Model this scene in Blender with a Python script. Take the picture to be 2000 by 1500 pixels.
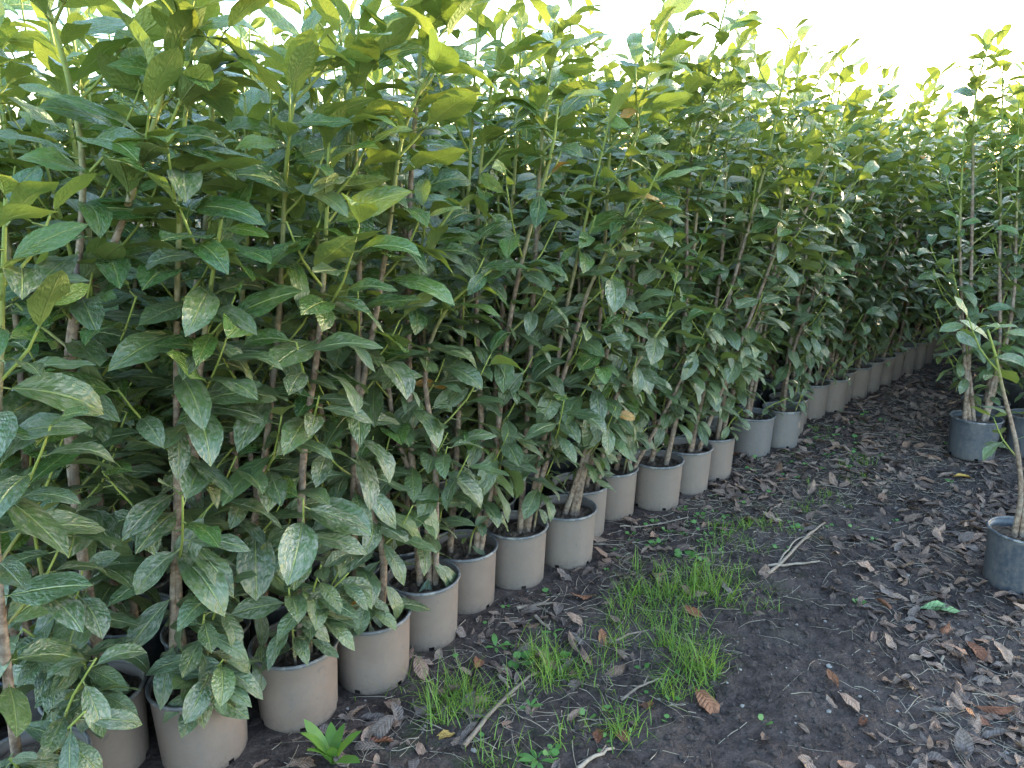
import bpy, math, random
import numpy as np
from mathutils import Vector, Matrix, Quaternion

# ------------------------------------------------------------------ clear
for o in list(bpy.data.objects):
    bpy.data.objects.remove(o)
scene = bpy.context.scene
C = scene.collection
R = math.radians
random.seed(11)
rng = np.random.default_rng(7)

# ------------------------------------------------------------------ camera
CAM_H, PITCH, FPX = 1.64, R(15.0), 1500.0
cam_d = bpy.data.cameras.new('camera')
cam_d.sensor_width = 36.0
cam_d.lens = 36.0 * FPX / 2000.0
cam_d.clip_start = 0.02
cam_d.clip_end = 2000
cam = bpy.data.objects.new('camera', cam_d)
cam.location = (0, 0, CAM_H)
cam.rotation_euler = (math.pi / 2 - PITCH, 0, 0)
C.objects.link(cam)
scene.camera = cam

# ------------------------------------------------------------------ light
SUN_EL, SUN_AZ = R(7.5), R(51.0)
world = bpy.data.worlds.new('World')
scene.world = world
world.use_nodes = True
wn = world.node_tree.nodes
wl = world.node_tree.links
wn.clear()
wo = wn.new('ShaderNodeOutputWorld')
bg = wn.new('ShaderNodeBackground')
sky = wn.new('ShaderNodeTexSky')
sky.sky_type = 'NISHITA'
sky.sun_disc = False
sky.sun_elevation = SUN_EL
sky.sun_rotation = SUN_AZ
sky.air_density = 1.0
sky.dust_density = 1.2
sky.ozone_density = 1.4
bg.inputs['Strength'].default_value = 0.15
wl.new(sky.outputs[0], bg.inputs[0])
wl.new(bg.outputs[0], wo.inputs[0])

sd = bpy.data.lights.new('sun', 'SUN')
sd.energy = 2.0
sd.angle = R(0.5)
sd.color = (1.0, 0.80, 0.55)
sun = bpy.data.objects.new('sun', sd)
S = Vector((math.sin(SUN_AZ) * math.cos(SUN_EL), math.cos(SUN_AZ) * math.cos(SUN_EL), math.sin(SUN_EL)))
sun.rotation_euler = S.to_track_quat('Z', 'Y').to_euler()
sun.location = (4, 4, 8)
C.objects.link(sun)

vs = scene.view_settings
vs.view_transform = 'Standard'
vs.look = 'None'
vs.gamma = 1.0
vs.exposure = 3.65
vs.use_curve_mapping = False
scene.render.engine = 'CYCLES'
scene.cycles.max_bounces = 7
scene.cycles.diffuse_bounces = 4
scene.cycles.glossy_bounces = 2
scene.cycles.transmission_bounces = 4

# ------------------------------------------------------------------ pixel helpers
cP, sP = math.cos(PITCH), math.sin(PITCH)
def ray(px, py):
    u = (px - 1000) / FPX
    v = -(py - 750) / FPX
    return Vector((u, cP + v * sP, -sP + v * cP))
def on_ground(px, py, z=0.0):
    d = ray(px, py)
    t = (z - CAM_H) / d.z
    return Vector((d.x * t, d.y * t, z))
def at_depth(px, py, Y):
    d = ray(px, py)
    t = Y / d.y
    return Vector((d.x * t, Y, CAM_H + d.z * t))
def to_pixel(x, y, z=0.0):
    zc = y * cP - (z - CAM_H) * sP
    yc = y * sP + (z - CAM_H) * cP
    return 1000 + FPX * x / zc, 750 - FPX * yc / zc

# ------------------------------------------------------------------ object helpers
def tag(o, label=None, cat=None, group=None, kind=None):
    if label: o['label'] = label
    if cat: o['category'] = cat
    if group: o['group'] = group
    if kind: o['kind'] = kind
    return o
def mk_mesh(name, verts, faces, mat=None, smooth=True, uv=None, attrs=None):
    me = bpy.data.meshes.new(name)
    me.from_pydata([tuple(v) for v in verts], [], [tuple(f) for f in faces])
    if smooth:
        me.polygons.foreach_set('use_smooth', [True] * len(me.polygons))
    if uv is not None:
        lay = me.uv_layers.new(name='UVMap')
        li = np.zeros(len(me.loops), dtype=np.int32)
        me.loops.foreach_get('vertex_index', li)
        lay.data.foreach_set('uv', np.asarray(uv, dtype=np.float32)[li].ravel())
    if attrs:
        for k, a in attrs.items():
            at = me.attributes.new(k, 'FLOAT', 'POINT')
            at.data.foreach_set('value', np.asarray(a, dtype=np.float32))
    if mat: me.materials.append(mat)
    me.update()
    return me
def mk_obj(name, me, parent=None):
    o = bpy.data.objects.new(name, me)
    C.objects.link(o)
    if parent: o.parent = parent
    return o
def empty(name, loc):
    o = bpy.data.objects.new(name, None)
    o.empty_display_size = 0.1
    o.location = loc
    C.objects.link(o)
    return o

# ------------------------------------------------------------------ node helpers
def new_mat(name):
    m = bpy.data.materials.new(name)
    m.use_nodes = True
    nt = m.node_tree
    nt.nodes.clear()
    return m, nt, nt.nodes, nt.links
class NB:
    """small node builder"""
    def __init__(s, nt): s.nt = nt; s.n = nt.nodes; s.l = nt.links
    def node(s, t, **kw):
        n = s.n.new(t)
        for k, v in kw.items(): setattr(n, k, v)
        return n
    def link(s, a, b): s.l.new(a, b)
    def put(s, sock, v):
        if hasattr(v, 'is_output') or isinstance(v, bpy.types.NodeSocket): s.l.new(v, sock)
        else: sock.default_value = v
    def math(s, op, a, b=0.0, c=0.0, clamp=False):
        n = s.node('ShaderNodeMath', operation=op, use_clamp=clamp)
        s.put(n.inputs[0], a); s.put(n.inputs[1], b); s.put(n.inputs[2], c)
        return n.outputs[0]
    def mix(s, f, a, b, mode='MIX'):
        n = s.node('ShaderNodeMix', data_type='RGBA', blend_type=mode)
        s.put(n.inputs[0], f); s.put(n.inputs[6], a); s.put(n.inputs[7], b)
        return n.outputs[2]
    def ramp(s, f, stops, interp='LINEAR'):
        n = s.node('ShaderNodeValToRGB')
        e = n.color_ramp.elements
        n.color_ramp.interpolation = interp
        e[0].position, e[0].color = stops[0][0], stops[0][1]
        e[1].position, e[1].color = stops[1][0], stops[1][1]
        for p, c in stops[2:]:
            k = e.new(p); k.color = c
        s.put(n.inputs[0], f)
        return n.outputs[0]
    def noise(s, vec, scale, detail=4, rough=0.55, dist=0.0, w=None, flat=False):
        n = s.node('ShaderNodeTexNoise')
        if w is not None and flat:
            n.noise_dimensions = '2D'
            a = s.node('ShaderNodeVectorMath', operation='ADD')
            s.put(a.inputs[0], vec); s.put(a.inputs[1], w)
            vec = a.outputs[0]
        elif w is not None:
            n.noise_dimensions = '4D'; s.put(n.inputs['W'], w)
        s.put(n.inputs['Vector'], vec)
        n.inputs['Scale'].default_value = scale
        n.inputs['Detail'].default_value = detail
        n.inputs['Roughness'].default_value = rough
        n.inputs['Distortion'].default_value = dist
        return n.outputs[0]
    def smooth(s, x, lo, hi):
        n = s.node('ShaderNodeMapRange', interpolation_type='SMOOTHSTEP')
        s.put(n.inputs[0], x)
        n.inputs[1].default_value = lo; n.inputs[2].default_value = hi
        return n.outputs[0]
    def bump(s, h, dist, strength=1.0, normal=None):
        n = s.node('ShaderNodeBump')
        s.put(n.inputs['Strength'], strength)
        n.inputs['Distance'].default_value = dist
        s.put(n.inputs['Height'], h)
        if normal is not None: s.put(n.inputs['Normal'], normal)
        return n.outputs[0]
def rgb(r, g, b): return (r, g, b, 1.0)

# ------------------------------------------------------------------ materials
def leaf_material(name, dark, mid, light, under, dust, trans_col, trans, rough, spots=0.12):
    m, nt, n, l = new_mat(name)
    b = NB(nt)
    tc = b.node('ShaderNodeTexCoord')
    uvn = b.node('ShaderNodeSeparateXYZ')
    b.link(tc.outputs['UV'], uvn.inputs[0])
    u = b.math('ABSOLUTE', b.math('SUBTRACT', b.math('MULTIPLY', uvn.outputs[0], 2.0), 1.0))
    v = uvn.outputs[1]
    oi = b.node('ShaderNodeObjectInfo')
    geo = b.node('ShaderNodeNewGeometry')
    rnd = b.math('FRACT', b.math('ADD', oi.outputs['Random'], geo.outputs['Random Per Island']))
    rnd2 = b.math('FRACT', b.math('MULTIPLY', rnd, 17.31))
    rnd3 = b.math('FRACT', b.math('MULTIPLY', rnd, 61.7))
    w = b.math('MULTIPLY', rnd, 40.0)
    # veins: curved side veins leaving the midrib at an angle
    ph = b.math('SUBTRACT', b.math('MULTIPLY', v, 9.5), b.math('MULTIPLY', b.math('POWER', u, 0.8), 1.5))
    jit = b.noise(tc.outputs['UV'], 5.0, 2, w=w, flat=True)
    ph = b.math('ADD', ph, b.math('MULTIPLY', jit, 1.7))
    wave = b.math('ABSOLUTE', b.math('SUBTRACT', b.math('FRACT', ph), 0.5))   # 0 at vein .. .5
    vein = b.math('SUBTRACT', 1.0, b.smooth(wave, 0.0, 0.13))
    vein = b.math('MULTIPLY', vein, b.math('SUBTRACT', 1.0, b.smooth(u, 0.5, 1.0)))
    midrib = b.math('SUBTRACT', 1.0, b.smooth(u, 0.02, 0.085))
    blot = b.noise(tc.outputs['UV'], 2.6, 3, 0.62, w=w, flat=True)
    col = b.mix(b.smooth(blot, 0.3, 0.7), dark, mid)
    col = b.mix(b.math('MULTIPLY', b.math('POWER', rnd2, 2.2), 0.85), col, light)
    col = b.mix(b.math('MULTIPLY', vein, 0.16), col, light)
    col = b.mix(b.math('MULTIPLY', midrib, 0.9), col, rgb(0.24, 0.30, 0.075))
    edge = b.smooth(u, 0.9, 1.0)
    col = b.mix(b.math('MULTIPLY', edge, 0.35), col, light)
    # dried dirt film
    dn = b.noise(tc.outputs['UV'], 7.0, 4, 0.7, w=w, flat=True)
    dfac = b.math('MULTIPLY', b.smooth(dn, 0.40, 0.72), b.math('MULTIPLY', b.math('ADD', 0.35, rnd3), dust))
    dfac = b.math('ADD', dfac, dust * 0.14, clamp=True)
    col = b.mix(dfac, col, rgb(0.285, 0.275, 0.225))
    # brown spots
    sp = b.noise(tc.outputs['UV'], 11.0, 3, 0.6, w=w, flat=True)
    spf = b.math('MULTIPLY', b.smooth(sp, 0.73, 0.78), b.math('GREATER_THAN', rnd3, 1 - spots * 3))
    col = b.mix(spf, col, rgb(0.10, 0.05, 0.018))
    ucol = b.mix(b.math('MULTIPLY', vein, 0.25), under, rgb(0.10, 0.15, 0.03))
    ucol = b.mix(b.math('MULTIPLY', midrib, 0.6), ucol, rgb(0.27, 0.30, 0.10))
    ucol = b.mix(b.math('MULTIPLY', rnd2, 0.45), ucol, rgb(0.10, 0.17, 0.035))
    back = geo.outputs['Backfacing']
    cc = b.mix(back, col, ucol)
    hgt = b.math('SUBTRACT', b.math('MULTIPLY', b.smooth(wave, 0.0, 0.5), 0.34), b.math('MULTIPLY', midrib, 1.2))
    hgt = b.math('ADD', hgt, b.math('MULTIPLY', blot, 1.3))
    quilt = b.noise(tc.outputs['UV'], 9.0, 2, 0.5, w=w, flat=True)
    hgt = b.math('ADD', hgt, b.math('MULTIPLY', quilt, 0.8))
    fine = b.noise(tc.outputs['UV'], 26.0, 2, 0.6, w=w, flat=True)
    hgt = b.math('ADD', hgt, b.math('MULTIPLY', fine, 0.5))
    nrm = b.bump(hgt, 0.0032, 0.8)
    p = b.node('ShaderNodeBsdfPrincipled')
    b.link(cc, p.inputs['Base Color'])
    rg = b.math('ADD', rough, b.math('MULTIPLY', dfac, 0.25))
    rg = b.math('ADD', rg, b.math('MULTIPLY', back, 0.35), clamp=True)
    b.link(rg, p.inputs['Roughness'])
    p.inputs['Specular IOR Level'].default_value = 0.95
    b.link(nrm, p.inputs['Normal'])
    t = b.node('ShaderNodeBsdfTranslucent')
    tcx = b.mix(b.math('MULTIPLY', vein, 0.4), trans_col, rgb(0.10, 0.16, 0.02))
    b.link(tcx, t.inputs['Color'])
    mx = b.node('ShaderNodeMixShader')
    mx.inputs[0].default_value = trans
    b.link(p.outputs[0], mx.inputs[1]); b.link(t.outputs[0], mx.inputs[2])
    out = b.node('ShaderNodeOutputMaterial')
    b.link(mx.outputs[0], out.inputs[0])
    return m

M_OLD = leaf_material('leaf_dusty', rgb(0.024, 0.060, 0.016), rgb(0.046, 0.100, 0.024), rgb(0.095, 0.160, 0.038),
                      rgb(0.130, 0.170, 0.060), 0.55, rgb(0.16, 0.26, 0.03), 0.14, 0.27)
M_MID = leaf_material('leaf_mature', rgb(0.020, 0.070, 0.018), rgb(0.042, 0.118, 0.024), rgb(0.100, 0.190, 0.035),
                      rgb(0.150, 0.200, 0.050), 0.22, rgb(0.22, 0.31, 0.035), 0.22, 0.25)
M_YOUNG = leaf_material('leaf_young', rgb(0.050, 0.120, 0.020), rgb(0.085, 0.170, 0.025), rgb(0.150, 0.240, 0.035),
                        rgb(0.210, 0.270, 0.045), 0.06, rgb(0.30, 0.36, 0.05), 0.27, 0.27, 0.05)
M_YEL = leaf_material('leaf_yellowing', rgb(0.34, 0.15, 0.03), rgb(0.40, 0.21, 0.04), rgb(0.42, 0.29, 0.07),
                      rgb(0.36, 0.18, 0.05), 0.1, rgb(0.5, 0.25, 0.03), 0.25, 0.45)
LEAF_MATS = [M_OLD, M_MID, M_YOUNG, M_YEL]

def bark_material():
    m, nt, n, l = new_mat('bark')
    b = NB(nt)
    at = b.node('ShaderNodeAttribute', attribute_name='age')
    geo = b.node('ShaderNodeNewGeometry')
    ns = b.noise(geo.outputs['Position'], 60.0, 5, 0.65)
    n2 = b.noise(geo.outputs['Position'], 14.0, 3)
    bark = b.mix(b.smooth(ns, 0.35, 0.68), rgb(0.120, 0.075, 0.055), rgb(0.30, 0.225, 0.175))
    bark = b.mix(b.math('MULTIPLY', b.smooth(n2, 0.5, 0.7), 0.5), bark, rgb(0.24, 0.21, 0.18))
    green = b.mix(ns, rgb(0.15, 0.21, 0.035), rgb(0.26, 0.28, 0.06))
    col = b.mix(b.smooth(at.outputs['Fac'], 0.25, 0.55), green, bark)
    p = b.node('ShaderNodeBsdfPrincipled')
    b.link(col, p.inputs['Base Color'])
    p.inputs['Roughness'].default_value = 0.65
    b.link(b.bump(ns, 0.002, 0.8), p.inputs['Normal'])
    o = b.node('ShaderNodeOutputMaterial')
    b.link(p.outputs[0], o.inputs[0])
    return m
M_BARK = bark_material()

def pot_material(name, base, dirt, amount):
    m, nt, n, l = new_mat(name)
    b = NB(nt)
    tc = b.node('ShaderNodeTexCoord')
    oi = b.node('ShaderNodeObjectInfo')
    off = b.math('MULTIPLY', oi.outputs['Random'], 30.0)
    sx = b.node('ShaderNodeSeparateXYZ'); b.link(tc.outputs['Object'], sx.inputs[0])
    z = sx.outputs[2]
    big = b.noise(tc.outputs['Object'], 7.0, 4, 0.6, w=off)
    fine = b.noise(tc.outputs['Object'], 55.0, 5, 0.7, w=off)
    grit = b.noise(tc.outputs['Object'], 210.0, 2, 0.5, w=off)
    st = b.node('ShaderNodeMapping'); b.link(tc.outputs['Object'], st.inputs[0])
    st.inputs['Scale'].default_value = (1, 1, 0.12)
    streak = b.noise(st.outputs[0], 45.0, 4, 0.65, w=off)
    f = b.math('ADD', b.math('MULTIPLY', b.math('SUBTRACT', big, 0.5), 1.1), amount)
    f = b.math('ADD', f, b.math('MULTIPLY', b.math('SUBTRACT', fine, 0.5), 1.1))
    f = b.math('ADD', f, b.math('MULTIPLY', b.math('SUBTRACT', streak, 0.5), 0.6))
    f = b.math('MULTIPLY', f, b.math('SUBTRACT', 1.0, b.math('MULTIPLY', b.smooth(z, 0.216, 0.243), 0.6)), clamp=True)
    d2 = b.mix(b.smooth(big, 0.35, 0.65), dirt, tuple(c * 0.80 for c in dirt[:3]) + (1,))
    d2 = b.mix(b.math('MULTIPLY', b.math('SUBTRACT', oi.outputs['Random'], 0.3, clamp=True), 0.55), d2, rgb(0.20, 0.175, 0.16))
    col = b.mix(f, base, d2)
    # mud splash ring and specks
    spl = b.math('MULTIPLY', b.math('SUBTRACT', 1.0, b.smooth(z, 0.0, 0.075)), b.smooth(fine, 0.42, 0.62))
    col = b.mix(b.math('MULTIPLY', spl, 0.7), col, rgb(0.10, 0.08, 0.07))
    spk = b.smooth(grit, 0.68, 0.76)
    col = b.mix(b.math('MULTIPLY', spk, 0.55), col, rgb(0.075, 0.06, 0.055))
    col = b.mix(b.math('MULTIPLY', b.smooth(fine, 0.52, 0.72), 0.35), col, rgb(0.13, 0.10, 0.088))
    scr = b.math('MULTIPLY', b.smooth(b.noise(tc.outputs['Object'], 30.0, 2, 0.5, 1.5, w=off), 0.66, 0.72), 0.5)
    col = b.mix(scr, col, base)
    p = b.node('ShaderNodeBsdfPrincipled')
    b.link(col, p.inputs['Base Color'])
    b.link(b.math('ADD', 0.42, b.math('MULTIPLY', f, 0.42)), p.inputs['Roughness'])
    hh = b.math('ADD', b.math('MULTIPLY', f, 0.6), b.math('MULTIPLY', grit, 0.5))
    b.link(b.bump(hh, 0.0012, 0.6), p.inputs['Normal'])
    o = b.node('ShaderNodeOutputMaterial')
    b.link(p.outputs[0], o.inputs[0])
    return m
M_POT_TAN = pot_material('pot_dusty_tan', rgb(0.10, 0.095, 0.095), rgb(0.205, 0.150, 0.126), 0.92)
M_POT_GREY = pot_material('pot_dusty_grey', rgb(0.085, 0.088, 0.10), rgb(0.19, 0.160, 0.150), 0.62)
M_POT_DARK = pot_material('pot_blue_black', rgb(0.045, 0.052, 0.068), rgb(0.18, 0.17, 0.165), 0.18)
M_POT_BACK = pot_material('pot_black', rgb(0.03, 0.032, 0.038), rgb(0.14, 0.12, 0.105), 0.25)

def rim_material(name, base):
    m, nt, n, l = new_mat(name)
    b = NB(nt)
    tc = b.node('ShaderNodeTexCoord')
    fine = b.noise(tc.outputs['Object'], 40.0, 5, 0.65)
    col = b.mix(b.smooth(fine, 0.45, 0.75), base, rgb(0.27, 0.25, 0.24))
    p = b.node('ShaderNodeBsdfPrincipled')
    b.link(col, p.inputs['Base Color'])
    p.inputs['Roughness'].default_value = 0.5
    b.link(b.bump(fine, 0.001, 0.5), p.inputs['Normal'])
    o = b.node('ShaderNodeOutputMaterial')
    b.link(p.outputs[0], o.inputs[0])
    return m
M_RIM = rim_material('pot_rim', rgb(0.105, 0.105, 0.115))
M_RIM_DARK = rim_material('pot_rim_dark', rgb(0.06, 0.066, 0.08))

def soil_material(name, c1, c2, c3, moss=False, pebble=None):
    m, nt, n, l = new_mat(name)
    b = NB(nt)
    geo = b.node('ShaderNodeNewGeometry')
    P = geo.outputs['Position']
    n1 = b.noise(P, 2.2, 5, 0.6)
    n2 = b.noise(P, 28.0, 6, 0.65)
    n3 = b.noise(P, 120.0, 4, 0.7)
    vo = b.node('ShaderNodeTexVoronoi'); vo.inputs['Scale'].default_value = 95.0
    b.link(P, vo.inputs['Vector'])
    col = b.mix(b.smooth(n2, 0.35, 0.68), c1, c2)
    col = b.mix(b.math('MULTIPLY', b.smooth(n1, 0.48, 0.66), 0.55), col, c3)
    col = b.mix(b.math('MULTIPLY', b.smooth(n3, 0.62, 0.74), 0.55), col, tuple(min(1, c * 2.1) for c in c3[:3]) + (1,))
    if moss:
        mn = b.noise(P, 5.0, 4, 0.6)
        at = b.node('ShaderNodeAttribute', attribute_name='moss')
        mf = b.math('MULTIPLY', b.smooth(mn, 0.50, 0.68), at.outputs['Fac'])
        col = b.mix(b.math('MULTIPLY', mf, 0.5), col, rgb(0.035, 0.055, 0.014))
    p = b.node('ShaderNodeBsdfPrincipled')
    b.link(col, p.inputs['Base Color'])
    b.link(b.math('ADD', 0.62, b.math('MULTIPLY', n2, 0.4), clamp=True), p.inputs['Roughness'])
    p.inputs['Specular IOR Level'].default_value = 0.25
    h = b.math('ADD', b.math('MULTIPLY', n2, 1.0), b.math('MULTIPLY', n3, 0.55))
    h = b.math('SUBTRACT', h, b.math('MULTIPLY', vo.outputs['Distance'], 0.35))
    b.link(b.bump(h, 0.014, 1.0), p.inputs['Normal'])
    o = b.node('ShaderNodeOutputMaterial')
    b.link(p.outputs[0], o.inputs[0])
    return m
M_SOIL = soil_material('soil', rgb(0.036, 0.025, 0.023), rgb(0.092, 0.066, 0.060), rgb(0.125, 0.093, 0.083), moss=True)
M_POTSOIL = soil_material('potting_soil', rgb(0.045, 0.030, 0.023), rgb(0.15, 0.105, 0.078), rgb(0.19, 0.135, 0.10))

def litter_material(name, stops, rough=0.7):
    m, nt, n, l = new_mat(name)
    b = NB(nt)
    tc = b.node('ShaderNodeTexCoord')
    sx = b.node('ShaderNodeSeparateXYZ'); b.link(tc.outputs['UV'], sx.inputs[0])
    u = b.math('ABSOLUTE', b.math('SUBTRACT', b.math('MULTIPLY', sx.outputs[0], 2.0), 1.0))
    oi = b.node('ShaderNodeObjectInfo'); geo = b.node('ShaderNodeNewGeometry')
    rnd = b.math('FRACT', b.math('ADD', oi.outputs['Random'], geo.outputs['Random Per Island']))
    rnd2 = b.math('FRACT', b.math('MULTIPLY', rnd, 23.7))
    w = b.math('MULTIPLY', rnd, 50.0)
    base = b.ramp(rnd, stops)
    ns = b.noise(tc.outputs['UV'], 4.0, 5, 0.65, w=w, flat=True)
    col = b.mix(b.smooth(ns, 0.35, 0.7), base, b.mix(1.0, base, rgb(0.55, 0.52, 0.5), 'MULTIPLY'))
    ph = b.math('SUBTRACT', b.math('MULTIPLY', sx.outputs[1], 9.0), b.math('MULTIPLY', u, 1.4))
    wave = b.math('ABSOLUTE', b.math('SUBTRACT', b.math('FRACT', ph), 0.5))
    vein = b.math('SUBTRACT', 1.0, b.smooth(wave, 0.0, 0.12))
    mid = b.math('SUBTRACT', 1.0, b.smooth(u, 0.02, 0.09))
    lf = b.math('MULTIPLY', b.math('MAXIMUM', b.math('MULTIPLY', vein, 0.4), mid), 0.55)
    col = b.mix(lf, col, b.mix(1.0, base, rgb(1.6, 1.5, 1.4), 'MULTIPLY'))
    p = b.node('ShaderNodeBsdfPrincipled')
    b.link(col, p.inputs['Base Color'])
    b.link(b.math('ADD', rough - 0.15, b.math('MULTIPLY', rnd2, 0.3)), p.inputs['Roughness'])
    p.inputs['Specular IOR Level'].default_value = 0.25
    h = b.math('SUBTRACT', b.math('ADD', ns, b.smooth(wave, 0, 0.4)), mid)
    b.link(b.bump(h, 0.003, 0.8), p.inputs['Normal'])
    o = b.node('ShaderNodeOutputMaterial')
    b.link(p.outputs[0], o.inputs[0])
    return m
M_LIT = litter_material('dead_leaf', [(0.0, rgb(0.085, 0.062, 0.058)), (1.0, rgb(0.26, 0.15, 0.105)), (0.25, rgb(0.20, 0.135, 0.11)),
                                      (0.5, rgb(0.29, 0.20, 0.16)), (0.72, rgb(0.14, 0.10, 0.09)), (0.88, rgb(0.35, 0.25, 0.195))])
M_LIT_DARK = litter_material('dark_dead_leaf', [(0.0, rgb(0.085, 0.060, 0.055)), (1.0, rgb(0.15, 0.105, 0.09))])
M_LIT_TAN = litter_material('tan_dead_leaf', [(0.0, rgb(0.27, 0.165, 0.125)), (1.0, rgb(0.38, 0.255, 0.195))])
M_LIT_GREY = litter_material('grey_dead_leaf', [(0.0, rgb(0.18, 0.135, 0.12)), (1.0, rgb(0.25, 0.195, 0.175))])
M_LIT_RUS = litter_material('russet_leaf', [(0.0, rgb(0.22, 0.085, 0.05)), (1.0, rgb(0.28, 0.125, 0.07))], 0.55)
M_LIT_YEL = litter_material('yellow_leaf', [(0.0, rgb(0.48, 0.30, 0.09)), (1.0, rgb(0.55, 0.33, 0.08))], 0.6)
M_LIT_GRN = litter_material('green_fallen_leaf', [(0.0, rgb(0.22, 0.33, 0.16)), (1.0, rgb(0.24, 0.36, 0.16))], 0.55)

def simple_material(name, c1, c2, scale, rough=0.7, trans=None, bump=0.002, spec=0.4):
    m, nt, n, l = new_mat(name)
    b = NB(nt)
    geo = b.node('ShaderNodeNewGeometry')
    oi = b.node('ShaderNodeObjectInfo')
    rnd = b.math('FRACT', b.math('ADD', oi.outputs['Random'], geo.outputs['Random Per Island']))
    ns = b.noise(geo.outputs['Position'], scale, 4, 0.6)
    f = b.math('MULTIPLY', b.math('ADD', b.smooth(ns, 0.3, 0.7), rnd), 0.5)
    col = b.mix(f, c1, c2)
    p = b.node('ShaderNodeBsdfPrincipled')
    b.link(col, p.inputs['Base Color'])
    p.inputs['Roughness'].default_value = rough
    p.inputs['Specular IOR Level'].default_value = spec
    b.link(b.bump(ns, bump, 0.7), p.inputs['Normal'])
    o = b.node('ShaderNodeOutputMaterial')
    if trans:
        t = b.node('ShaderNodeBsdfTranslucent'); t.inputs[0].default_value = trans
        mx = b.node('ShaderNodeMixShader'); mx.inputs[0].default_value = 0.3
        b.link(p.outputs[0], mx.inputs[1]); b.link(t.outputs[0], mx.inputs[2])
        b.link(mx.outputs[0], o.inputs[0])
    else:
        b.link(p.outputs[0], o.inputs[0])
    return m
M_GRASS = simple_material('grass_blade', rgb(0.055, 0.14, 0.022), rgb(0.21, 0.32, 0.055), 6, 0.5, rgb(0.25, 0.42, 0.03))
M_WEED = simple_material('weed_leaf', rgb(0.075, 0.19, 0.05), rgb(0.15, 0.29, 0.085), 30, 0.5, rgb(0.2, 0.4, 0.05))
M_ROSETTE = simple_material('rosette_leaf', rgb(0.075, 0.17, 0.03), rgb(0.13, 0.25, 0.05), 22, 0.5, rgb(0.2, 0.36, 0.04))
M_STICK = simple_material('dry_twig', rgb(0.15, 0.105, 0.08), rgb(0.37, 0.295, 0.235), 60, 0.75)
M_STRAW = simple_material('straw', rgb(0.19, 0.15, 0.12), rgb(0.44, 0.36, 0.28), 40, 0.7)
M_CLOD = soil_material('soil_clod', rgb(0.042, 0.031, 0.030), rgb(0.085, 0.065, 0.060), rgb(0.12, 0.095, 0.088))
M_PEB = simple_material('pebble', rgb(0.16, 0.14, 0.135), rgb(0.30, 0.27, 0.25), 30, 0.8)

# ------------------------------------------------------------------ ground
def vnoise(x, y, scale, seed):
    x = np.asarray(x, float) * scale; y = np.asarray(y, float) * scale
    xi = np.floor(x).astype(np.int64); yi = np.floor(y).astype(np.int64)
    fx = x - xi; fy = y - yi
    fx = fx * fx * (3 - 2 * fx); fy = fy * fy * (3 - 2 * fy)
    def hsh(a, b):
        h = (a * 374761393 + b * 668265263 + seed * 1442695041) & 0x7fffffff
        h = ((h ^ (h >> 13)) * 1274126177) & 0x7fffffff
        return ((h ^ (h >> 16)) & 0xffff) / 65535.0
    return (hsh(xi, yi) * (1 - fx) + hsh(xi + 1, yi) * fx) * (1 - fy) + (hsh(xi, yi + 1) * (1 - fx) + hsh(xi + 1, yi + 1) * fx) * fy
ROW_DIR = Vector((0.668, 0.744, 0)).normalized()
ROW_N = Vector((ROW_DIR.y, -ROW_DIR.x, 0))        # towards the lane
ROW_O = Vector((-0.681, 2.11, 0))
def lane_off(x, y):
    return (x - ROW_O.x) * ROW_N.x + (y - ROW_O.y) * ROW_N.y
def gh(x, y):
    x = np.asarray(x, float); y = np.asarray(y, float)
    near = 1.0 / (1.0 + np.exp((np.hypot(x, y) - 11.0)))
    h = 0.030 * (vnoise(x, y, 1.7, 1) - 0.5)
    h = h + 0.020 * (vnoise(x, y, 6.5, 2) - 0.5)
    c = vnoise(x, y, 19.0, 3)
    h = h + 0.013 * (c - 0.5)
    h = h + 0.011 * (vnoise(x, y, 41.0, 4) - 0.5)
    off = lane_off(x, y)
    flat = 0.35 + 0.65 / (1 + np.exp(-(off - 0.25) * 14))
    return h * flat * near
def axis(a, b, step, lo, hi):
    core = np.arange(a, b + 1e-6, step)
    def tail(d, lim):
        out = []; s = step; p = 0
        while p < lim:
            s *= 1.35; p += s; out.append(min(p, lim))
        return np.array(out)
    left = a - tail(-1, a - lo)[::-1]
    right = b + tail(1, hi - b)
    return np.concatenate([left, core, right])
gx = axis(-0.9, 3.6, 0.0165, -400, 400)
gy = axis(1.45, 6.3, 0.0165, -400, 600)
X, Y = np.meshgrid(gx, gy)
Z = gh(X, Y)
nx, ny = len(gx), len(gy)
idx = np.arange(nx * ny).reshape(ny, nx)
quads = np.stack([idx[:-1, :-1], idx[:-1, 1:], idx[1:, 1:], idx[1:, :-1]], -1).reshape(-1, 4)
gm = bpy.data.meshes.new('ground')
gm.vertices.add(nx * ny)
gm.vertices.foreach_set('co', np.stack([X, Y, Z], -1).astype(np.float32).ravel())
gm.loops.add(len(quads) * 4)
gm.loops.foreach_set('vertex_index', quads.astype(np.int32).ravel())
gm.polygons.add(len(quads))
gm.polygons.foreach_set('loop_start', (np.arange(len(quads)) * 4).astype(np.int32))
gm.polygons.foreach_set('use_smooth', [True] * len(quads))
offs = lane_off(X, Y)
moss = np.exp(-((offs - 0.55) / 0.35) ** 2)
ma = gm.attributes.new('moss', 'FLOAT', 'POINT')
ma.data.foreach_set('value', moss.astype(np.float32).ravel())
gm.materials.append(M_SOIL)
gm.update(calc_edges=True)
ground = mk_obj('ground', gm)
tag(ground, 'dark bare soil of the nursery yard', 'ground', kind='structure')
def gz(x, y): return float(gh(x, y))

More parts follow.
